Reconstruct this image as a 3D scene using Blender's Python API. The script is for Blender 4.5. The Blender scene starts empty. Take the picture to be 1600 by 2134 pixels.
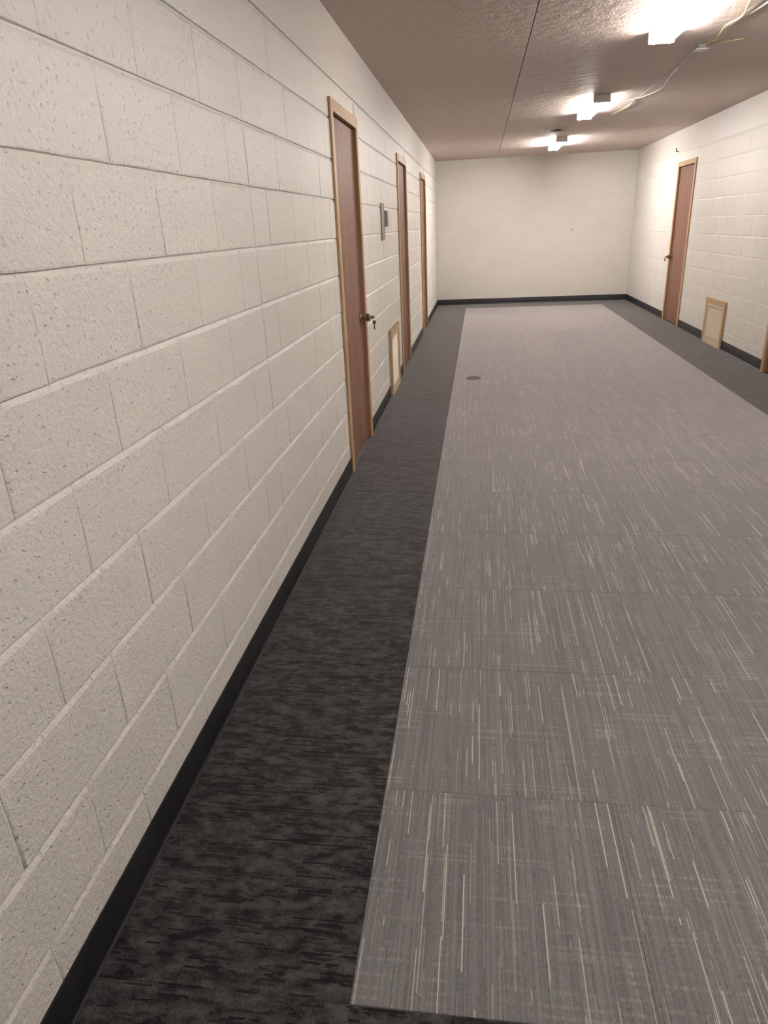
import bpy, bmesh, math, random
from mathutils import Vector, Matrix

random.seed(7)
scene = bpy.context.scene
COL = scene.collection

# ------------------------------------------------------------------ camera
F_PX, PITCH, YAW, ROLL = 1426.21, math.radians(-22.5745), math.radians(-8.4149), math.radians(-2.6943)
CAM = Vector((0.8143, 0.0, 1.471))
fw = Vector((math.sin(YAW) * math.cos(PITCH), math.cos(YAW) * math.cos(PITCH), math.sin(PITCH)))
rt = fw.cross(Vector((0, 0, 1))).normalized()
up = rt.cross(fw)
r2 = math.cos(ROLL) * rt + math.sin(ROLL) * up
u2 = -math.sin(ROLL) * rt + math.cos(ROLL) * up
cam_data = bpy.data.cameras.new('camera')
cam_data.sensor_fit = 'AUTO'
cam_data.sensor_width = 36.0
cam_data.lens = F_PX / 2134.0 * 36.0
cam_data.clip_start = 0.02
cam = bpy.data.objects.new('camera', cam_data)
COL.objects.link(cam)
M = Matrix.Identity(4)
for i in range(3):
    M[i][0] = r2[i]; M[i][1] = u2[i]; M[i][2] = -fw[i]; M[i][3] = CAM[i]
cam.matrix_world = M
scene.camera = cam

# ------------------------------------------------------------------ world and exposure
world = bpy.data.worlds.new('world')
scene.world = world
world.use_nodes = True
world.node_tree.nodes['Background'].inputs['Color'].default_value = (0.02, 0.02, 0.02, 1)
vs = scene.view_settings
vs.view_transform = 'Standard'
vs.look = 'None'
vs.gamma = 1.0
vs.use_curve_mapping = False
vs.exposure = 2.24
scene.cycles.use_light_tree = False      # few lamps
TUBE_STRENGTH = 30.0
TUBE_COLOR = (1.0, 0.965, 0.93)

# ------------------------------------------------------------------ measures (metres)
W, D, H = 3.578, 14.053, 2.540          # right wall, far wall, ceiling
NEAR = -1.6                             # wall behind the viewer
C = 0.2032                              # block course
BAND_L, BAND_R = 2.224, 2.237           # joint under the smooth top band
BASE_H = 0.104
RUG_X0, RUG_X1, RUG_Y0, RUG_Y1 = 0.564, 3.032, 0.886, 13.409
DOORS_L = [(4.15, 5.04), (7.38, 8.27), (10.22, 11.11)]
DOORS_R = [(10.31, 11.20), (6.30, 7.19)]
CAS_W, HEAD = 0.062, 2.067              # casing width, clear height
CAS_TOP = HEAD + CAS_W

# ------------------------------------------------------------------ node helper
class G:
    def __init__(self, name):
        self.mat = bpy.data.materials.new(name)
        self.mat.use_nodes = True
        self.nt = self.mat.node_tree
        self.bsdf = self.nt.nodes['Principled BSDF']
    def put(self, sock, v):
        if isinstance(v, bpy.types.NodeSocket):
            self.nt.links.new(v, sock)
        elif v is not None:
            if isinstance(v, (tuple, list)) and sock.type == 'RGBA' and len(v) == 3:
                v = (*v, 1)
            sock.default_value = v
    def m(self, op, a=None, b=None, c=None):
        n = self.nt.nodes.new('ShaderNodeMath'); n.operation = op
        for i, v in enumerate((a, b, c)):
            if v is not None: self.put(n.inputs[i], v)
        return n.outputs[0]
    def xyz(self, x, y, z):
        n = self.nt.nodes.new('ShaderNodeCombineXYZ')
        for i, v in enumerate((x, y, z)): self.put(n.inputs[i], v)
        return n.outputs[0]
    def sep(self, v):
        n = self.nt.nodes.new('ShaderNodeSeparateXYZ'); self.put(n.inputs[0], v)
        return n.outputs
    def pos(self):
        return self.nt.nodes.new('ShaderNodeNewGeometry').outputs['Position']
    def objco(self):
        return self.nt.nodes.new('ShaderNodeTexCoord').outputs['Object']
    def rand(self):
        return self.nt.nodes.new('ShaderNodeObjectInfo').outputs['Random']
    def white(self, v):
        n = self.nt.nodes.new('ShaderNodeTexWhiteNoise'); n.noise_dimensions = '3D'
        self.put(n.inputs['Vector'], v)
        return n.outputs['Value']
    def noise(self, v, scale, detail=3, rough=0.55, dist=0.0):
        n = self.nt.nodes.new('ShaderNodeTexNoise')
        self.put(n.inputs['Vector'], v)
        n.inputs['Scale'].default_value = scale
        n.inputs['Detail'].default_value = detail
        n.inputs['Roughness'].default_value = rough
        n.inputs['Distortion'].default_value = dist
        return n.outputs[0]
    def map(self, v, a, b, c=0.0, d=1.0):
        n = self.nt.nodes.new('ShaderNodeMapRange'); n.clamp = True
        self.put(n.inputs[0], v)
        for i, q in enumerate((a, b, c, d)): self.put(n.inputs[1 + i], q)
        return n.outputs[0]
    def mix(self, f, a, b):
        n = self.nt.nodes.new('ShaderNodeMix'); n.data_type = 'RGBA'
        self.put(n.inputs[0], f); self.put(n.inputs[6], a); self.put(n.inputs[7], b)
        return n.outputs[2]
    def scale(self, v, s):
        n = self.nt.nodes.new('ShaderNodeVectorMath'); n.operation = 'MULTIPLY'
        self.put(n.inputs[0], v); n.inputs[1].default_value = s
        return n.outputs[0]
    def bump(self, h, dist, strength=1.0):
        n = self.nt.nodes.new('ShaderNodeBump')
        n.inputs['Strength'].default_value = strength
        n.inputs['Distance'].default_value = dist
        self.put(n.inputs['Height'], h)
        self.put(self.bsdf.inputs['Normal'], n.outputs[0])
    def set(self, **k):
        names = dict(color='Base Color', rough='Roughness', metal='Metallic', sheen='Sheen Weight',
                     sheen_rough='Sheen Roughness', sheen_tint='Sheen Tint', spec='Specular IOR Level', coat='Coat Weight')
        for a, v in k.items(): self.put(self.bsdf.inputs[names[a]], v)

MAT = {}
def plain(name, color, rough=0.5, metal=0.0, spec=None, grain=0.06):
    g = G(name); p = g.pos()
    n = g.noise(p, 25, 1)
    lo = tuple(c * (1 - grain) for c in color); hi = tuple(min(1, c * (1 + grain)) for c in color)
    g.set(color=g.mix(n, lo, hi), rough=rough, metal=metal)
    if spec is not None: g.set(spec=spec)
    MAT[name] = g.mat
    return g.mat

def make_materials():
    # painted concrete block: cream semi-gloss over open pores
    def paint(name, a, b, pores):
        g = G(name); p = g.pos()
        tone = g.rand()                                   # each block took the paint a little differently
        fine = g.noise(p, 80, 2, 0.65)
        pit = g.map(g.noise(p, 78, 0), 0.19, 0.28)
        h = g.m('ADD', g.m('MULTIPLY', fine, 0.7), g.m('MULTIPLY', pit, 0.45))
        g.set(color=g.mix(tone, a, b), rough=0.44, spec=0.4)
        g.bump(h, pores)
        MAT[name] = g.mat
    paint('block_paint', (0.682, 0.646, 0.590), (0.706, 0.669, 0.612), 0.0052)
    paint('mortar_paint', (0.682, 0.646, 0.590), (0.706, 0.669, 0.612), 0.003)
    paint('band_paint', (0.63, 0.585, 0.54), (0.68, 0.63, 0.58), 0.0016)
    # ceiling board: tan, sprayed texture
    g = G('ceiling_board'); p = g.pos()
    t = g.noise(p, 1.1, 1); fine = g.noise(p, 60, 1, 0.6); lump = g.noise(p, 14, 0)
    g.set(color=g.mix(t, (0.58, 0.47, 0.425), (0.65, 0.535, 0.485)), rough=0.55, spec=0.35)
    g.bump(g.m('ADD', fine, g.m('MULTIPLY', lump, 1.2)), 0.0042)
    MAT['ceiling_board'] = g.mat
    # grey carpet tile: lengthwise ribs and pale streaks
    g = G('carpet_grey'); o = g.objco(); x, y, z = g.sep(o)
    seed = g.m('MULTIPLY', g.rand(), 97.0)
    u = g.m('DIVIDE', x, 0.0040)
    i = g.m('FLOOR', u); fx = g.m('FRACT', u)
    r1 = g.white(g.xyz(i, seed, 3.1))
    yy = g.m('ADD', g.m('MULTIPLY', y, g.m('ADD', 1.3, g.m('MULTIPLY', r1, 3.2))), g.m('MULTIPLY', r1, 37.0))
    j = g.m('FLOOR', yy); fy = g.m('FRACT', yy)
    r2_ = g.white(g.xyz(i, j, seed)); r3 = g.white(g.xyz(i, g.m('ADD', j, 51.3), seed))
    clump = g.noise(g.xyz(x, g.m('MULTIPLY', y, 0.25), seed), 17, 1)
    thr = g.map(clump, 0.36, 0.70, 0.985, 0.74)
    on = g.m('MULTIPLY', g.m('GREATER_THAN', r2_, thr), g.m('LESS_THAN', fy, g.m('ADD', 0.35, g.m('MULTIPLY', r3, 0.65))))
    on = g.m('MULTIPLY', on, g.m('GREATER_THAN', g.m('MULTIPLY', g.m('SUBTRACT', 1.0, fx), fx), 0.13))
    on = g.m('MULTIPLY', on, g.m('ADD', 0.25, g.m('MULTIPLY', g.m('MULTIPLY', r3, r3), 0.75)))
    tuft = g.noise(g.xyz(x, g.m('MULTIPLY', y, 0.45), seed), 330, 1)
    row = g.white(g.xyz(g.m('FLOOR', g.m('DIVIDE', y, 0.007)), seed, 9.0))
    rowon = g.m('MULTIPLY', g.m('GREATER_THAN', row, 0.78), g.map(g.noise(o, 9, 0), 0.42, 0.62))
    rib = g.m('ABSOLUTE', g.m('SUBTRACT', fx, 0.5))
    tone = g.m('ADD', g.m('ADD', g.m('MULTIPLY', tuft, 0.55), g.m('MULTIPLY', r3, 0.30)), g.m('MULTIPLY', g.m('MULTIPLY', rowon, r1), 0.32))
    tone = g.m('SUBTRACT', tone, g.m('MULTIPLY', rib, 0.5))
    base = g.mix(g.map(tone, -0.05, 0.85), (0.100, 0.098, 0.097), (0.300, 0.287, 0.281))
    g.set(color=g.mix(on, base, (0.56, 0.515, 0.435)), rough=0.95, spec=0.0, sheen=1.0, sheen_rough=0.42, sheen_tint=(0.88, 0.83, 0.87))
    MAT['carpet_grey'] = g.mat
    # charcoal carpet tile: crosswise dark dashes
    g = G('carpet_charcoal'); o = g.objco(); x, y, z = g.sep(o)
    seed = g.m('MULTIPLY', g.rand(), 83.0)
    v = g.m('DIVIDE', y, 0.0050)
    i = g.m('FLOOR', v); fv = g.m('FRACT', v)
    r1 = g.white(g.xyz(i, seed, 1.7))
    xx = g.m('ADD', g.m('MULTIPLY', x, g.m('ADD', 4.0, g.m('MULTIPLY', r1, 9.0))), g.m('MULTIPLY', r1, 41.0))
    j = g.m('FLOOR', xx); fx = g.m('FRACT', xx)
    r2_ = g.white(g.xyz(i, j, seed)); r4 = g.white(g.xyz(i, g.m('ADD', j, 17.7), seed))
    cl = g.noise(g.xyz(g.m('MULTIPLY', x, 0.45), y, seed), 26, 2, 0.65)
    on = g.m('MULTIPLY', g.m('GREATER_THAN', r2_, g.map(cl, 0.38, 0.64, 0.97, 0.35)), g.m('LESS_THAN', fx, g.m('ADD', 0.4, g.m('MULTIPLY', r4, 0.6))))
    dash = g.m('MULTIPLY', on, g.m('ADD', 0.45, g.m('MULTIPLY', r4, 0.5)))
    tuft = g.noise(g.xyz(g.m('MULTIPLY', x, 0.8), y, seed), 260, 1, 0.65)
    mot = g.noise(g.xyz(g.m('MULTIPLY', x, 0.6), y, seed), 40, 2, 0.6)
    f = g.m('ADD', g.m('MULTIPLY', tuft, 0.6), g.m('SUBTRACT', g.m('MULTIPLY', mot, 0.95), g.m('MULTIPLY', cl, 0.55)))
    c1 = g.mix(g.map(f, 0.28, 0.74), (0.012, 0.0112, 0.0116), (0.088, 0.083, 0.083))
    c1 = g.mix(dash, c1, (0.0095, 0.009, 0.0098))
    c1 = g.mix(g.m('MULTIPLY', g.m('ABSOLUTE', g.m('SUBTRACT', fv, 0.5)), 0.5), c1, (0.012, 0.011, 0.012))
    g.set(color=c1, rough=0.95, spec=0.0, sheen=0.6, sheen_rough=0.42, sheen_tint=(0.9, 0.86, 0.88))
    MAT['carpet_charcoal'] = g.mat
    # woods
    def wood(name, dark, light, rough, vertical=True):
        g = G(name); p = g.pos(); rnd = g.m('MULTIPLY', g.rand(), 13.0)
        x, y, z = g.sep(p)
        v = g.xyz(g.m('ADD', x, rnd), y, g.m('MULTIPLY', z, 0.035)) if vertical else g.xyz(g.m('ADD', x, rnd), g.m('MULTIPLY', y, 0.05), z)
        a = g.noise(v, 55, 3, 0.6, 0.4); b = g.noise(v, 9, 1)
        f = g.map(g.m('ADD', g.m('MULTIPLY', a, 0.65), g.m('MULTIPLY', b, 0.35)), 0.32, 0.68)
        g.set(color=g.mix(f, dark, light), rough=rough, spec=0.25)
        g.bump(a, 0.0006)
        MAT[name] = g.mat
    wood('door_oak', (0.155, 0.070, 0.047), (0.265, 0.140, 0.100), 0.5)
    wood('casing_wood', (0.40, 0.25, 0.135), (0.56, 0.38, 0.225), 0.45)
    wood('casing_wood_cross', (0.40, 0.25, 0.135), (0.56, 0.38, 0.225), 0.45, False)
    plain('rubber_base', (0.0085, 0.0085, 0.011), 0.42)
    plain('slab_concrete', (0.16, 0.15, 0.14), 0.9)
    plain('enamel_white', (0.78, 0.76, 0.72), 0.4)
    plain('enamel_grey', (0.34, 0.33, 0.33), 0.5)
    plain('panel_grey', (0.29, 0.26, 0.235), 0.55)
    plain('box_grey', (0.20, 0.175, 0.155), 0.5)
    plain('grille_cream', (0.56, 0.47, 0.34), 0.5)
    plain('dark_void', (0.02, 0.018, 0.016), 0.9)
    plain('knob_metal', (0.30, 0.25, 0.19), 0.28, 1.0)
    plain('key_metal', (0.42, 0.36, 0.28), 0.35, 1.0)
    plain('cable_tan', (0.50, 0.40, 0.22), 0.5)
    plain('cable_white', (0.50, 0.45, 0.41), 0.5)
    plain('cover_bronze', (0.085, 0.070, 0.065), 0.5, 0.3)
    plain('diffuser_grey', (0.55, 0.54, 0.55), 0.5)
    plain('nail_black', (0.03, 0.028, 0.025), 0.5)
    for nm, k in (('lamp_tube', 0.60), ('lamp_tube_near', 0.66), ('lamp_tube_far', 1.62), ('lamp_tube_single', 1.5)):   # strength set per fixture to balance the light along the corridor
        g = G(nm)
        g.set(color=(0.9, 0.9, 0.88), rough=0.3)
        g.bsdf.inputs['Emission Color'].default_value = (*TUBE_COLOR, 1)
        g.bsdf.inputs['Emission Strength'].default_value = TUBE_STRENGTH * k
        MAT[nm] = g.mat
make_materials()

# ------------------------------------------------------------------ mesh helpers
def bm_box(bm, x0, x1, y0, y1, z0, z1, bevel=0.0):
    vs_ = [bm.verts.new((x, y, z)) for z in (z0, z1) for y in (y0, y1) for x in (x0, x1)]
    q = [(0, 2, 3, 1), (4, 5, 7, 6), (0, 1, 5, 4), (2, 6, 7, 3), (0, 4, 6, 2), (1, 3, 7, 5)]
    fs = [bm.faces.new([vs_[i] for i in f]) for f in q]
    if bevel:
        es = list({e for f in fs for e in f.edges})
        bmesh.ops.bevel(bm, geom=es, offset=bevel, segments=2, affect='EDGES', profile=0.6)

def bm_lathe(bm, prof, seg=24, mat=None):
    """profile of (r, h); axis along +z, moved by mat"""
    rings = []
    for r, h in prof:
        if r < 1e-6:
            rings.append([bm.verts.new((0, 0, h))])
        else:
            rings.append([bm.verts.new((r * math.cos(2 * math.pi * k / seg), r * math.sin(2 * math.pi * k / seg), h)) for k in range(seg)])
    for a, b in zip(rings, rings[1:]):
        for k in range(seg):
            k2 = (k + 1) % seg
            if len(a) == 1 and len(b) == 1: continue
            if len(a) == 1: bm.faces.new((a[0], b[k2], b[k]))
            elif len(b) == 1: bm.faces.new((a[k], a[k2], b[0]))
            else: bm.faces.new((a[k], a[k2], b[k2], b[k]))
    if mat is not None:
        bmesh.ops.transform(bm, matrix=mat, verts=[v for ring in rings for v in ring])

def bm_tube(bm, pts, r, seg=8):
    pts = [Vector(p) for p in pts]
    rings = []
    prev = None
    for k, p in enumerate(pts):
        d = (pts[min(k + 1, len(pts) - 1)] - pts[max(k - 1, 0)]).normalized()
        ref = Vector((0, 0, 1)) if abs(d.z) < 0.9 else Vector((1, 0, 0))
        a = d.cross(ref).normalized(); b = d.cross(a)
        rings.append([bm.verts.new(p + r * (math.cos(2 * math.pi * q / seg) * a + math.sin(2 * math.pi * q / seg) * b)) for q in range(seg)])
    for a, b in zip(rings, rings[1:]):
        for q in range(seg):
            bm.faces.new((a[q], a[(q + 1) % seg], b[(q + 1) % seg], b[q]))
    bm.faces.new(rings[0]); bm.faces.new(rings[-1])

def spline(pts, n=8):
    """Catmull-Rom through pts"""
    P = [Vector(p) for p in pts]
    out = []
    for k in range(len(P) - 1):
        p0, p1, p2, p3 = P[max(k - 1, 0)], P[k], P[k + 1], P[min(k + 2, len(P) - 1)]
        for s in range(n):
            t = s / n
            out.append(0.5 * ((2 * p1) + (p2 - p0) * t + (2 * p0 - 5 * p1 + 4 * p2 - p3) * t * t + (3 * p1 - p0 - 3 * p2 + p3) * t ** 3))
    out.append(P[-1])
    return out

def to_mesh(name, bm, mat, smooth=False):
    bmesh.ops.recalc_face_normals(bm, faces=bm.faces[:])
    me = bpy.data.meshes.new(name)
    bm.to_mesh(me); bm.free()
    if mat: me.materials.append(MAT[mat])
    if smooth:
        for p in me.polygons: p.use_smooth = True
        me.set_sharp_from_angle(angle=math.radians(40))
    return me

def obj(name, data, parent=None, loc=(0, 0, 0), rz=0.0):
    o = bpy.data.objects.new(name, data)
    COL.objects.link(o)
    o.location = loc; o.rotation_euler = (0, 0, rz)
    if parent: o.parent = parent
    return o

def tag(o, label=None, cat=None, group=None, kind=None):
    if label: o['label'] = label
    if cat: o['category'] = cat
    if group: o['group'] = group
    if kind: o['kind'] = kind
    return o

def box_obj(name, mat, parent, b, bevel=0.0, smooth=False):
    bm = bmesh.new(); bm_box(bm, *b, bevel=bevel)
    return obj(name, to_mesh(name, bm, mat, smooth), parent)

# wall frames: local (u along wall, n into the room, z); rz and placing per side
def place_left(u, n=0.0, z=0.0): return (n, u, z)
def place_right(u, n=0.0, z=0.0): return (W - n, u, z)
def place_far(u, n=0.0, z=0.0): return (u, D - n, z)
def place_near(u, n=0.0, z=0.0): return (u, NEAR + n, z)
SIDE = {'left': (place_left, -math.pi / 2), 'right': (place_right, math.pi / 2),
        'far': (place_far, math.pi), 'near': (place_near, 0.0)}

def wbox(bm, side, u0, u1, n0, n1, z0, z1, bevel=0.0):
    p = SIDE[side][0]
    a, b = p(u0, n0), p(u1, n1)
    bm_box(bm, min(a[0], b[0]), max(a[0], b[0]), min(a[1], b[1]), max(a[1], b[1]), z0, z1, bevel)

def wbox_obj(name, mat, parent, side, u0, u1, n0, n1, z0, z1, bevel=0.0, smooth=False):
    bm = bmesh.new(); wbox(bm, side, u0, u1, n0, n1, z0, z1, bevel)
    return obj(name, to_mesh(name, bm, mat, smooth), parent)

# ------------------------------------------------------------------ concrete block walls
JOINT_N = -0.0066      # mortar face behind the block face
_block_cache = {}
def block_bm(bm, l, h, rng, depth=1.0, u0=0.0, z0=0.0):
    """one block front with worn, slightly uneven edges; (u, n, z) = (x, y, z)"""
    nl = 5 if l > 0.25 else 3
    nh = 3
    def ring(bot, top, head, wob):
        """bot, top, head: (inset, depth) at the lower edge, upper edge and ends"""
        a = l / 2 - head[0]; zb, zt = -h / 2 + bot[0], h / 2 - top[0]
        pts = [(-a + 2 * a * k / nl, zb, bot[1], 0, -1) for k in range(nl)]
        pts += [(a, zb + (zt - zb) * k / nh, head[1] if k else bot[1], 1, -1 if k == 0 else 0) for k in range(nh)]
        pts += [(a - 2 * a * k / nl, zt, top[1], 0, 1) for k in range(nl)]
        pts += [(-a, zt - (zt - zb) * k / nh, head[1] if k else top[1], -1, 1 if k == 0 else 0) for k in range(nh)]
        out = []
        for (x, z, n, ex, ez) in pts:
            w = rng.uniform(-wob, wob)
            out.append(bm.verts.new((u0 + x + (w * 0.4 if ex else 0), n * depth, z0 + z + (w if ez else 0))))
        return out
    J = JOINT_N + 0.0006
    R = [ring((0.001, -0.03), (0.001, -0.03), (0.0004, -0.03), 0),
         ring((0.0014, J), (0.0020, J), (0.0006, -0.0015), 0.0009),
         ring((0.0034, -0.0010), (0.0078, -0.0027), (0.0024, -0.0005), 0.0012),
         ring((0.0075, 0.0), (0.0130, 0.0), (0.0070, 0.0), 0.001)]
    for a, b in zip(R, R[1:]):
        for k in range(len(a)):
            k2 = (k + 1) % len(a)
            bm.faces.new((a[k], a[k2], b[k2], b[k]))
    bm.faces.new(R[-1])

def flat_fronts(me):
    """the broad face of each block stays flat-shaded, only its worn edges are smooth"""
    for p in me.polygons:
        if p.loop_total > 4: p.use_smooth = False
    return me

def block_mesh(l, h, var, depth):
    key = (round(l, 3), round(h, 3), var, depth)
    if key not in _block_cache:
        bm = bmesh.new()
        block_bm(bm, l, h, random.Random(int(l * 1e4) + 31 * int(h * 1e4) + 7 * var), depth)
        _block_cache[key] = flat_fronts(to_mesh('block', bm, 'block_paint', True))
    return _block_cache[key]

def rows_left(c):
    if c % 2 == 0:
        a = [2.41 - 0.4 * k for k in range(12)][::-1] + [2.61 + 0.4 * k for k in range(31)]
    else:
        a = [2.225 - 0.4 * k for k in range(12)][::-1] + [2.61] + [2.81 + 0.4 * k for k in range(30)]
    return a
def rows_even(c, off=0.0):
    return [NEAR - 0.5 + off + 0.4 * k + (0.2 if c % 2 else 0.0) for k in range(60)]

def build_blocks(wall, side, rows, courses, ulo, uhi, ztop, openings, in_view, limit=298, depth=1.0):
    """every block is a child of its wall; those out of the picture are joined"""
    place, rz = SIDE[side]
    todo = []
    for c in range(courses):
        z0, z1 = c * C, min((c + 1) * C, ztop)
        js = [ulo] + [j for j in rows(c) if ulo + 0.03 < j < uhi - 0.03] + [uhi]
        for a, b in zip(js, js[1:]):
            parts = [(a, b)]
            for (p, q) in openings:                       # leave the door openings free
                if z0 + 0.05 < HEAD + 0.02:
                    nxt = []
                    for (s, t) in parts:
                        if t <= p or s >= q: nxt.append((s, t))
                        else:
                            if s < p: nxt.append((s, p))
                            if t > q: nxt.append((q, t))
                    parts = nxt
            for (s, t) in parts:
                if t - s > 0.03: todo.append((s, t, z0, z1))
    view = [b for b in todo if in_view(b)]
    view.sort(key=lambda b: (b[0] + b[1]) / 2 if side != 'far' else 0)
    near, rest = view[:limit], view[limit:] + [b for b in todo if not in_view(b)]
    rng = random.Random(11)
    for (s, t, z0, z1) in near:
        me = block_mesh(t - s, z1 - z0, rng.randrange(6), depth)
        obj('block', me, wall, place((s + t) / 2, rng.uniform(-0.0008, 0.0008) * depth, (z0 + z1) / 2), rz)
    if rest:
        bm = bmesh.new()
        for (s, t, z0, z1) in rest:
            bm2 = bmesh.new()
            block_bm(bm2, t - s, z1 - z0, rng, depth)
            mat = Matrix.Translation(place((s + t) / 2, rng.uniform(-0.0008, 0.0008) * depth, (z0 + z1) / 2)) @ Matrix.Rotation(rz, 4, 'Z')
            bmesh.ops.transform(bm2, matrix=mat, verts=bm2.verts[:])
            tmp = bpy.data.meshes.new('tmp'); bm2.to_mesh(tmp); bm2.free()
            bm.from_mesh(tmp); bpy.data.meshes.remove(tmp)
        tag(obj('blocks', flat_fronts(to_mesh('blocks', bm, 'block_paint', True)), wall), kind='stuff')

def wall_backing(name, side, ulo, uhi, openings, label, depth=1.0):
    bm = bmesh.new()
    n0, n1 = -0.14, JOINT_N * depth
    cuts = sorted(openings)
    u = ulo
    for (p, q) in cuts:
        wbox(bm, side, u, p, n0, n1, -0.05, H + 0.03)
        wbox(bm, side, p, q, n0, n1, HEAD + 0.02, H + 0.03)
        u = q
    wbox(bm, side, u, uhi, n0, n1, -0.05, H + 0.03)
    return tag(obj(name, to_mesh(name, bm, 'mortar_paint')), label, 'wall', kind='structure')

def opening(d): return (d[0] + CAS_W - 0.018, d[1] - CAS_W + 0.018)
OPEN_L = [opening(d) for d in DOORS_L]
OPEN_R = [opening(d) for d in DOORS_R]

wall_left = wall_backing('wall_left', 'left', NEAR - 0.14, D, OPEN_L, 'cream painted concrete block wall with three doors')
build_blocks(wall_left, 'left', rows_left, 11, NEAR, D, BAND_L - 0.002, OPEN_L, lambda b: b[1] > 0.85)
wall_right = wall_backing('wall_right', 'right', NEAR - 0.14, D, OPEN_R, 'cream painted concrete block wall with a single full door in view', 0.5)
build_blocks(wall_right, 'right', lambda c: rows_even(c, 0.13), 11, NEAR, D, BAND_R - 0.002, OPEN_R, lambda b: b[1] > 6.9, depth=0.5)
wall_far = wall_backing('wall_far', 'far', 0.0, W, [], 'plain cream painted block wall closing the far end of the corridor', 0.3)
build_blocks(wall_far, 'far', lambda c: rows_even(c, 0.05), 13, 0.0, W, H, [], lambda b: True, depth=0.3)
wall_near = wall_backing('wall_near', 'near', 0.0, W, [], 'cream painted block wall behind the viewer')

# smooth band above the top joint on both long walls
def top_band(name, side, z0, label):
    bm = bmesh.new(); wbox(bm, side, NEAR, D - 0.001, -0.02, 0.0015, z0 + 0.0065, H + 0.001, 0.0)
    return tag(obj(name, to_mesh(name, bm, 'band_paint')), label, 'trim', kind='structure')
top_band('trim_1', 'left', BAND_L, 'smooth cream band above the dark joint on the wall with three doors')
top_band('trim_2', 'right', BAND_R, 'smooth cream band above the joint on the right wall')

# ------------------------------------------------------------------ floor and carpet tiles
bm = bmesh.new(); bm_box(bm, -0.14, W + 0.14, NEAR - 0.14, D + 0.14, -0.12, -0.007)
floor = tag(obj('floor', to_mesh('floor', bm, 'slab_concrete')), 'corridor floor of grey carpet tiles with a charcoal border', 'floor', kind='structure')

_tile_cache = {}
def tile(x0, x1, y0, y1, mat):
    g = 0.0002
    key = (round(x1 - x0, 3), round(y1 - y0, 3), mat)
    if key not in _tile_cache:
        a, b = (x1 - x0) / 2 - g, (y1 - y0) / 2 - g
        bm = bmesh.new()
        lo = [bm.verts.new((x, y, -0.007)) for x, y in ((-a, -b), (a, -b), (a, b), (-a, b))]
        mid = [bm.verts.new((x, y, -0.0012)) for x, y in ((-a, -b), (a, -b), (a, b), (-a, b))]
        e = 0.0012
        hi = [bm.verts.new((x, y, 0.0)) for x, y in ((-a + e, -b + e), (a - e, -b + e), (a - e, b - e), (-a + e, b - e))]
        for A, B in ((lo, mid), (mid, hi)):
            for k in range(4): bm.faces.new((A[k], A[(k + 1) % 4], B[(k + 1) % 4], B[k]))
        bm.faces.new(hi); bm.faces.new(lo[::-1])
        _tile_cache[key] = to_mesh('carpet_tile', bm, mat)
    return obj('carpet_tile', _tile_cache[key], floor, ((x0 + x1) / 2, (y0 + y1) / 2, random.uniform(-0.0004, 0.0004)))

def cuts(a, b, step):
    out = [a]
    while out[-1] + step < b - 0.05: out.append(out[-1] + step)
    return out + [b]
TL = 0.5865
for x0, x1 in zip(*(lambda c: (c, c[1:]))([RUG_X0 + (RUG_X1 - RUG_X0) * k / 4 for k in range(5)])):
    ys = cuts(RUG_Y0, RUG_Y1, TL)
    for y0, y1 in zip(ys, ys[1:]): tile(x0, x1, y0, y1, 'carpet_grey')
ys = [RUG_Y0 - TL * k for k in range(5, 0, -1) if RUG_Y0 - TL * k > NEAR] + cuts(RUG_Y0, D, TL)
ys = [NEAR] + ys
for y0, y1 in zip(ys, ys[1:]):
    tile(0, RUG_X0, y0, y1, 'carpet_charcoal')
    tile(RUG_X1, W, y0, y1, 'carpet_charcoal')
for k in range(4):
    x0 = RUG_X0 + (RUG_X1 - RUG_X0) * k / 4; x1 = RUG_X0 + (RUG_X1 - RUG_X0) * (k + 1) / 4
    tile(x0, x1, RUG_Y1, D, 'carpet_charcoal')
    yn = [NEAR] + [RUG_Y0 - TL * q for q in range(4, 0, -1)] + [RUG_Y0]
    for y0, y1 in zip(yn, yn[1:]): tile(x0, x1, y0, y1, 'carpet_charcoal')

# ------------------------------------------------------------------ ceiling boards
bm = bmesh.new(); bm_box(bm, -0.14, W + 0.14, NEAR - 0.14, D + 0.14, H + 0.012, H + 0.14)
ceiling = tag(obj('ceiling', to_mesh('ceiling', bm, 'dark_void')), 'tan textured board ceiling with open seams', 'ceiling', kind='structure')
xs = [0.0, 1.112, 2.335, W]
ysc = [NEAR, 2.2, 6.52, 10.85, D]
for x0, x1 in zip(xs, xs[1:]):
    for y0, y1 in zip(ysc, ysc[1:]):
        bm = bmesh.new(); bm_box(bm, x0 + 0.003, x1 - 0.003, y0 + 0.0015, y1 - 0.0015, H, H + 0.0125, 0.0015)
        obj('ceiling_board', to_mesh('ceiling_board', bm, 'ceiling_board'), ceiling, (0, 0, random.uniform(0, 0.0015)))

# ------------------------------------------------------------------ doors
def lathe_obj(name, mat, parent, prof, place_mat, seg=24):
    bm = bmesh.new(); bm_lathe(bm, prof, seg, place_mat)
    return obj(name, to_mesh(name, bm, mat, True), parent)

def axis_matrix(side, u, n, z):
    """lathe axis pointing into the room"""
    d = {'left': Vector((1, 0, 0)), 'right': Vector((-1, 0, 0)), 'far': Vector((0, -1, 0)), 'near': Vector((0, 1, 0))}[side]
    return Matrix.Translation(SIDE[side][0](u, n, z)) @ d.to_track_quat('Z', 'Y').to_matrix().to_4x4()

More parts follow.
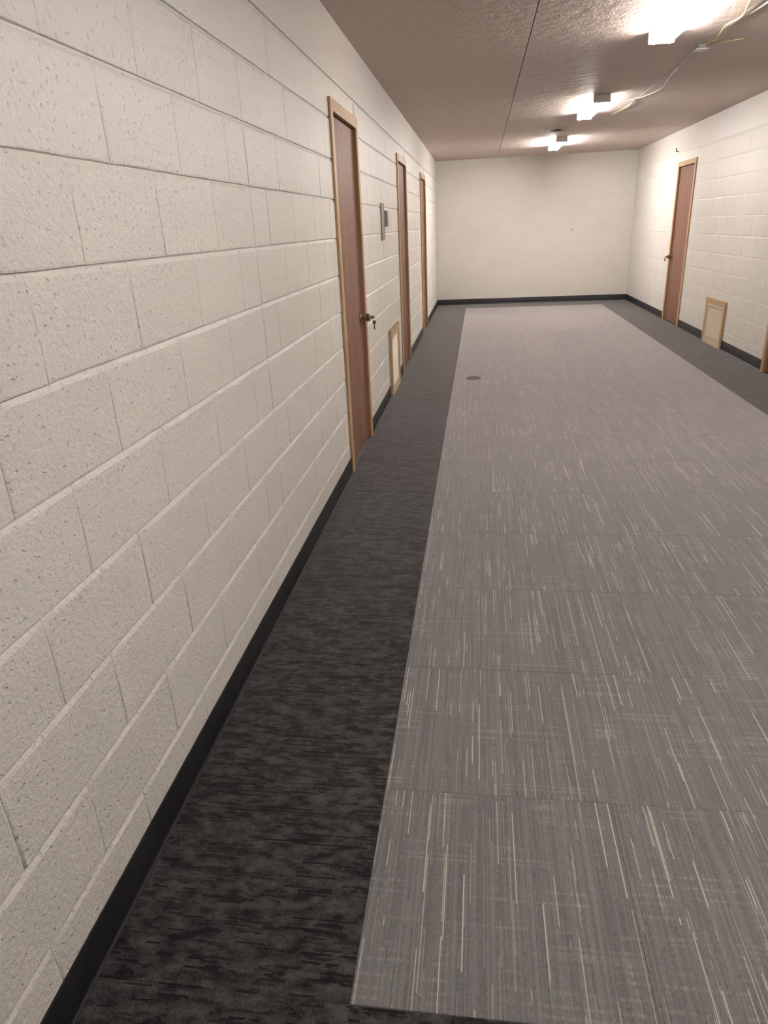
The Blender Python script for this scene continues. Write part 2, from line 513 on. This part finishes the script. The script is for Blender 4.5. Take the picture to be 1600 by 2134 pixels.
SLAB_N = -0.014
def make_door(name, side, span, label, knob_u=None, stile=0.016):
    u0, u1 = span
    root = obj(name, None); tag(root, label, 'door', kind='structure')
    root.location = SIDE[side][0]((u0 + u1) / 2, 0, 0)
    off = Vector(root.location)
    def part(nm, mat, u_0, u_1, n0, n1, z0, z1, bevel=0.002, parent=root):
        o = wbox_obj(nm, mat, parent, side, u_0, u_1, n0, n1, z0, z1, bevel)
        o.data.transform(Matrix.Translation(-off))
        return o
    t = 0.015
    part('casing', 'casing_wood', u0, u0 + CAS_W, 0.0, t, 0.0, CAS_TOP - 0.0, 0.003)
    part('casing', 'casing_wood', u1 - CAS_W, u1, 0.0, t, 0.0, CAS_TOP - 0.0, 0.003)
    part('head_casing', 'casing_wood_cross', u0 + CAS_W, u1 - CAS_W, 0.0, t, HEAD, CAS_TOP, 0.003)
    j = 0.018
    part('jamb', 'casing_wood', u0 + CAS_W - j, u0 + CAS_W - 0.004, -0.12, 0.001, 0.0, HEAD + 0.004, 0.001)
    part('jamb', 'casing_wood', u1 - CAS_W + 0.004, u1 - CAS_W + j, -0.12, 0.001, 0.0, HEAD + 0.004, 0.001)
    part('head_jamb', 'casing_wood_cross', u0 + CAS_W - j, u1 - CAS_W + j, -0.12, 0.001, HEAD + 0.004, HEAD + 0.018, 0.001)
    slab = part('door_slab', 'door_oak', u0 + CAS_W - 0.001, u1 - CAS_W + 0.001, SLAB_N - 0.04, SLAB_N, 0.012, HEAD - 0.006, 0.002)
    part('light_stop', 'dark_void', u0 + CAS_W - 0.004, u1 - CAS_W + 0.004, -0.125, -0.11, 0.0, HEAD + 0.004, 0)  # dark sheet added behind the slab to block light
    if knob_u is not None:
        prof = [(0, 0), (0.033, 0), (0.033, 0.004), (0.029, 0.009), (0.0125, 0.012), (0.0115, 0.032), (0.016, 0.037),
                (0.0255, 0.046), (0.0275, 0.056), (0.0265, 0.066), (0.020, 0.072), (0.006, 0.0735), (0.005, 0.0765), (0, 0.0765)]
        k = lathe_obj('door_knob', 'knob_metal', slab, prof, axis_matrix(side, knob_u, SLAB_N, 0.893))
        k.data.transform(Matrix.Translation(-off))
    return root

make_door('door_1', 'left', DOORS_L[0], 'nearest red-brown oak door on the left wall, with keys in its knob', knob_u=4.895)
make_door('door_2', 'left', DOORS_L[1], 'middle red-brown oak door on the left wall, beside the low grille')
make_door('door_3', 'left', DOORS_L[2], 'farthest and smallest-looking oak door on the left wall')
make_door('door_4', 'right', DOORS_R[0], 'red-brown oak door with tan casing on the right wall near the far end', knob_u=11.09)
make_door('door_5', 'right', DOORS_R[1], 'door cut off by the right edge, only its tan casing edge showing')

# keys left in the locks
def make_key(side, u, z, label, drop):
    """key bow in the lock plus a second key hanging from a small ring"""
    n0 = SLAB_N + 0.0765
    place = SIDE[side][0]
    s = 1 if side == 'left' else -1
    root = obj('key', None, None, place(u, n0, z)); tag(root, label, 'key', 'keys left in door locks')
    def loc(du, dn, dz): return (s * dn, du, dz)
    bm = bmesh.new()
    b = [loc(-0.0016, 0.0, -0.010), loc(0.0016, 0.024, 0.010)]
    bm_box(bm, min(b[0][0], b[1][0]), max(b[0][0], b[1][0]), b[0][1], b[1][1], b[0][2], b[1][2], 0.001)
    obj('key_bow', to_mesh('key_bow', bm, 'key_metal', True), root)
    bm = bmesh.new()
    ring = [loc(0.0, 0.020 + 0.010 * math.cos(a), -0.012 + 0.012 * math.sin(a)) for a in [2 * math.pi * k / 16 for k in range(17)]]
    bm_tube(bm, ring, 0.0013, 6)
    obj('key_ring', to_mesh('key_ring', bm, 'key_metal', True), root)
    bm = bmesh.new()
    m = [loc(-0.0015, 0.011, -0.046), loc(0.0015, 0.033, -0.022)]
    bm_box(bm, min(m[0][0], m[1][0]), max(m[0][0], m[1][0]), m[0][1], m[1][1], m[0][2], m[1][2], 0.001)
    m = [loc(-0.0012, 0.0175, -0.022 - drop), loc(0.0012, 0.0265, -0.045)]
    bm_box(bm, min(m[0][0], m[1][0]), max(m[0][0], m[1][0]), m[0][1], m[1][1], m[0][2], m[1][2], 0.0006)
    obj('hanging_key', to_mesh('hanging_key', bm, 'knob_metal', True), root)
make_key('left', 4.895, 0.893, 'small metal keys hanging from the knob of the nearest left door', 0.062)
make_key('right', 11.09, 0.893, 'tiny keys hanging from the knob of the door on the right wall', 0.045)

# ------------------------------------------------------------------ baseboards
def baseboard(name, side, runs, label):
    root = obj(name, None); tag(root, label, 'baseboard', kind='structure')
    prof = [(0.0, BASE_H), (0.0035, BASE_H), (0.0045, BASE_H - 0.002), (0.0045, 0.016), (0.0055, 0.008), (0.0080, 0.0035), (0.0105, 0.002), (0.0112, 0.0), (0.0, 0.0)]
    p = SIDE[side][0]
    for (a, b) in runs:
        bm = bmesh.new()
        A = [bm.verts.new(p(a, n + 0.0008, z)) for n, z in prof]
        B = [bm.verts.new(p(b, n + 0.0008, z)) for n, z in prof]
        for k in range(len(prof)):
            k2 = (k + 1) % len(prof)
            bm.faces.new((A[k], A[k2], B[k2], B[k]))
        bm.faces.new(A); bm.faces.new(B[::-1])
        obj('cove_strip', to_mesh('cove_strip', bm, 'rubber_base', True), root)
VENT_L, VENT_R = (6.30, 6.95), (8.43, 9.12)
def runs(doors, vent):
    blocks = sorted(list(doors) + [vent]); out = []; u = NEAR
    for a, b in blocks:
        out.append((u, a)); u = b
    return out + [(u, D)]
baseboard('baseboard_left', 'left', runs(DOORS_L, VENT_L), 'black rubber cove base along the left wall')
baseboard('baseboard_right', 'right', runs(DOORS_R, VENT_R), 'black rubber cove base along the right wall')
baseboard('baseboard_far', 'far', [(0.0, W)], 'black rubber cove base along the far wall')
baseboard('baseboard_near', 'near', [(0.0, W)], 'black rubber cove base behind the viewer')

# ------------------------------------------------------------------ return air grilles
def grille(side, span, ztop, label):
    u0, u1 = span
    place, rz = SIDE[side]
    root = obj('wall_grille', None, None, place((u0 + u1) / 2, 0, 0)); tag(root, label, 'wall vent', 'low wooden framed grilles')
    off = Vector(root.location)
    def part(nm, mat, a, b, n0, n1, z0, z1, bevel=0.002, parent=root):
        o = wbox_obj(nm, mat, parent, side, a, b, n0, n1, z0, z1, bevel)
        o.data.transform(Matrix.Translation(-off)); return o
    fwid = 0.05
    part('frame_stile', 'casing_wood', u0, u0 + fwid, 0.002, 0.027, 0.0, ztop)
    part('frame_stile', 'casing_wood', u1 - fwid, u1, 0.002, 0.027, 0.0, ztop)
    part('frame_rail', 'casing_wood_cross', u0 + fwid, u1 - fwid, 0.002, 0.027, ztop - 0.06, ztop)
    part('bottom_rail', 'grille_cream', u0 + fwid, u1 - fwid, 0.002, 0.025, 0.0, 0.045)
    a, b = u0 + fwid, u1 - fwid
    part('back_plate', 'box_grey', a, b, 0.002, 0.005, 0.045, ztop - 0.06, 0)
    part('grille_rim', 'grille_cream', a, a + 0.03, 0.005, 0.022, 0.045, ztop - 0.06)
    part('grille_rim', 'grille_cream', b - 0.03, b, 0.005, 0.022, 0.045, ztop - 0.06)
    part('grille_rim', 'grille_cream', a + 0.03, b - 0.03, 0.005, 0.024, ztop - 0.095, ztop - 0.06)
    part('grille_rim', 'grille_cream', a + 0.03, b - 0.03, 0.005, 0.022, 0.045, 0.075)
    z0, z1 = 0.08, ztop - 0.10
    n = int((z1 - z0) / 0.0165)
    p = place
    bm = bmesh.new()                                      # one tilted slat, shared by all
    au, bu = a + 0.03 - (u0 + u1) / 2, b - 0.03 - (u0 + u1) / 2
    s = 1 if side == 'left' else -1
    q = [(0.006, 0.0125), (0.008, 0.0135), (0.0205, 0.0025), (0.0185, 0.001)]
    A = [bm.verts.new((s * nn, au, zz)) for nn, zz in q]; B = [bm.verts.new((s * nn, bu, zz)) for nn, zz in q]
    for k in range(4): bm.faces.new((A[k], A[(k + 1) % 4], B[(k + 1) % 4], B[k]))
    bm.faces.new(A); bm.faces.new(B[::-1])
    me = to_mesh('slat', bm, 'grille_cream')
    for k in range(n): obj('slat', me, root, (0, 0, z0 + (z1 - z0) * k / n))
    return root
grille('left', VENT_L, 0.605, 'cream louvred grille in tan wooden frame between the two nearer left doors')
grille('right', VENT_R, 0.522, 'cream louvred grille in tan wooden frame low on the right wall')

# ------------------------------------------------------------------ fluorescent strip lights
LX = 1.945
def strip_light(y0, y1, label, lit=2, tube='lamp_tube'):
    root = obj('strip_light', None, None, (LX, (y0 + y1) / 2, H)); tag(root, label, 'ceiling light', 'fluorescent strip lights')
    L = y1 - y0; h = L / 2
    bm = bmesh.new()                                       # folded sheet channel
    prof = [(-0.062, -0.0005), (-0.062, -0.030), (-0.040, -0.036), (-0.012, -0.036), (-0.006, -0.044), (0.006, -0.044), (0.012, -0.036), (0.040, -0.036), (0.062, -0.030), (0.062, -0.0005)]
    A = [bm.verts.new((x, -h + 0.004, z)) for x, z in prof]; B = [bm.verts.new((x, h - 0.004, z)) for x, z in prof]
    for k in range(len(prof)): bm.faces.new((A[k], A[(k + 1) % len(prof)], B[(k + 1) % len(prof)], B[k]))
    bm.faces.new(A); bm.faces.new(B[::-1])
    obj('housing', to_mesh('housing', bm, 'enamel_white'), root)
    for s in (-1, 1):
        bm = bmesh.new(); bm_box(bm, -0.080, 0.080, s * h - 0.012, s * h + 0.012, -0.068, -0.0005, 0.004)
        obj('end_cap', to_mesh('end_cap', bm, 'enamel_white', True), root)
    for s in (-1, 1):
        bm = bmesh.new()
        bm_lathe(bm, [(0, -h + 0.02), (0.0165, -h + 0.02), (0.0165, h - 0.02), (0, h - 0.02)], 14,
                 Matrix.Translation((s * 0.047, 0, -0.0555)) @ Matrix.Rotation(-math.pi / 2, 4, 'X'))
        obj('lamp_tube', to_mesh('lamp_tube', bm, tube if s > 0 or lit > 1 else 'enamel_white', True), root)
    return root
strip_light(4.17, 5.37, 'glowing twin-tube strip light nearest the viewer, cut by the top edge', tube='lamp_tube_near')
strip_light(0.67, 1.87, 'added twin-tube strip light overhead, unseen above the top edge of the picture', lit=1, tube='lamp_tube_single')  # added out of view, continues the row to brighten the near end
strip_light(7.69, 8.89, 'glowing strip light in the middle of the ceiling row')
strip_light(11.19, 12.39, 'farthest and smallest-looking glowing strip light near the far wall', tube='lamp_tube_far')

# ------------------------------------------------------------------ round ceiling diffuser
root = obj('ceiling_diffuser', None, None, (1.79, 10.25, H)); tag(root, 'round grey ceiling air diffuser just before the farthest strip light', 'air vent')
bm = bmesh.new(); bm_lathe(bm, [(0.105, -0.004), (0.13, -0.012), (0.155, -0.012), (0.165, -0.0006), (0.105, -0.0006), (0.105, -0.004)], 32)
obj('outer_ring', to_mesh('outer_ring', bm, 'diffuser_grey', True), root)
bm = bmesh.new(); bm_lathe(bm, [(0, -0.0012), (0.104, -0.0012), (0.104, -0.0006), (0, -0.0006)], 32)
obj('throat', to_mesh('throat', bm, 'box_grey', True), root)
bm = bmesh.new(); bm_lathe(bm, [(0, -0.006), (0.03, -0.006), (0.06, -0.022), (0.098, -0.030), (0.100, -0.033), (0.05, -0.040), (0, -0.042)], 32)
obj('cone', to_mesh('cone', bm, 'diffuser_grey', True), root)
bm = bmesh.new(); bm_lathe(bm, [(0.012, -0.0012), (0.012, -0.008), (0, -0.008)], 12)
obj('stem', to_mesh('stem', bm, 'diffuser_grey', True), root)

# ------------------------------------------------------------------ cables and box on the ceiling
def cable(pts, r, mat, label, n=8):
    P = spline([(x, y, H - r - 0.001 - s) for x, y, s in pts], n)
    bm = bmesh.new(); bm_tube(bm, P, r, 8)
    return tag(obj('ceiling_cable', to_mesh('ceiling_cable', bm, mat, True)), label, 'cable', 'cables along the ceiling')
cable([(2.03, 4.40, 0.0), (2.20, 4.52, 0.004), (2.285, 4.85, 0.006), (2.335, 5.10, 0.004), (2.302, 5.26, 0.008), (2.335, 5.50, 0.004), (2.362, 5.70, 0.002), (2.335, 5.80, 0.0)], 0.0055, 'cable_tan',
      'yellowish cable curving over the ceiling from the nearest strip light to the small box')
cable([(2.40, 4.30, 0.0), (2.386, 4.84, 0.0), (2.362, 5.10, 0.0), (2.34, 5.385, 0.0)], 0.006, 'cable_white',
      'straight white cable beside the nearest strip light at the top right')
cable([(2.35, 5.83, 0.0), (2.45, 5.78, 0.001), (2.557, 5.74, 0.0)], 0.004, 'cable_tan',
      'short thin tan cable running sideways from the small ceiling box')
cable([(2.30, 5.88, 0.0), (2.33, 6.30, 0.003), (2.36, 6.82, 0.012), (2.41, 7.30, 0.018), (2.425, 7.61, 0.012), (2.39, 7.86, 0.006), (2.30, 8.08, 0.004), (2.01, 8.20, 0.012)], 0.0038, 'cable_white',
      'pale drooping cable between the small ceiling box and the middle strip light')
cable([(2.31, 8.12, 0.0), (2.34, 8.5, 0.006), (2.29, 9.06, 0.0)], 0.004, 'cable_tan',
      'thin loose cable end trailing past the middle strip light')
root = obj('junction_box', None, None, (2.315, 5.84, H)); tag(root, 'small pale square box on the ceiling just past the nearest strip light', 'junction box')
bm = bmesh.new()
lo = [bm.verts.new((sx * 0.028, sy * 0.028, -0.030)) for sx, sy in ((-1, -1), (1, -1), (1, 1), (-1, 1))]
hi = [bm.verts.new((sx * 0.024, sy * 0.024, -0.0005)) for sx, sy in ((-1, -1), (1, -1), (1, 1), (-1, 1))]
for k in range(4): bm.faces.new((lo[k], lo[(k + 1) % 4], hi[(k + 1) % 4], hi[k]))
bm.faces.new(lo); bm.faces.new(hi)
obj('body', to_mesh('body', bm, 'enamel_grey'), root)
bm = bmesh.new(); bm_box(bm, -0.042, 0.042, -0.042, 0.042, -0.036, -0.030, 0.002)
obj('cover_plate', to_mesh('cover_plate', bm, 'enamel_white', True), root)

# ------------------------------------------------------------------ small wall and floor fittings
root = obj('notice_panel', None, None, place_left(6.17, 0, 1.512)); tag(root, 'thin upright grey panel on the left wall between the two nearer doors', 'wall panel')
bm = bmesh.new(); bm_box(bm, 0.0015, 0.009, -0.085, 0.085, -0.142, 0.142, 0.002)
obj('panel', to_mesh('panel', bm, 'panel_grey', True), root)
bm = bmesh.new()
for s in (-1, 1): bm_box(bm, 0.008, 0.0115, min(s * 0.085, s * 0.077), max(s * 0.085, s * 0.077), -0.142, 0.142)
for s in (-1, 1): bm_box(bm, 0.008, 0.0115, -0.077, 0.077, min(s * 0.142, s * 0.134), max(s * 0.142, s * 0.134))
obj('rim', to_mesh('rim', bm, 'panel_grey'), root)
root = obj('thermostat', None, None, place_left(6.365, 0, 1.538)); tag(root, 'small dark grey box on the left wall beside the thin grey panel', 'thermostat')
bm = bmesh.new(); bm_box(bm, 0.0015, 0.026, -0.055, 0.055, -0.062, 0.062, 0.004)
obj('case', to_mesh('case', bm, 'box_grey', True), root)
bm = bmesh.new(); bm_box(bm, 0.0255, 0.029, -0.046, 0.046, -0.052, 0.052, 0.0015)
obj('front_cover', to_mesh('front_cover', bm, 'panel_grey', True), root)

root = obj('wall_hook', None, None, place_far(2.50, 0, 1.287)); tag(root, 'tiny white plate with a dark hook on the far wall', 'hook')
bm = bmesh.new(); bm_box(bm, -0.055, 0.05, -0.006, -0.001, -0.026, 0.026, 0.0015)
obj('plate', to_mesh('plate', bm, 'block_paint', True), root)
bm = bmesh.new(); bm_tube(bm, spline([(0.005, -0.005, 0.006), (0.005, -0.03, 0.002), (0.005, -0.036, -0.012), (0.005, -0.03, -0.018)], 4), 0.006, 8)
obj('hook_pin', to_mesh('hook_pin', bm, 'box_grey', True), root)

bm = bmesh.new(); bm_tube(bm, spline([(0, 0, 0), (-0.03, 0, 0.006), (-0.036, 0, 0.03), (-0.034, 0, 0.05)], 4), 0.007, 8)
tag(obj('wall_nail', to_mesh('wall_nail', bm, 'nail_black', True), None, place_right(11.30, 0.0, 2.272)), 'small dark bent nail in the right wall above the door', 'nail')

root = obj('floor_cover', None, None, (0.763, 7.075, 0.0)); tag(root, 'round dark floor outlet cover in the grey carpet', 'floor cover')
bm = bmesh.new(); bm_lathe(bm, [(0.058, 0.0005), (0.058, 0.0045), (0.074, 0.0045), (0.078, 0.001), (0.078, 0.0005), (0.058, 0.0005)], 40)
obj('ring', to_mesh('ring', bm, 'cover_bronze', True), root)
bm = bmesh.new(); bm_lathe(bm, [(0, 0.0005), (0.0572, 0.0005), (0.0572, 0.0035), (0.054, 0.004), (0.0, 0.004)], 40)
obj('lid', to_mesh('lid', bm, 'cover_bronze', True), root)
for s in (-1, 1):
    bm = bmesh.new(); bm_box(bm, s * 0.028 - 0.009, s * 0.028 + 0.009, -0.003, 0.003, 0.0038, 0.0048)
    obj('lid_slot', to_mesh('lid_slot', bm, 'nail_black'), root)
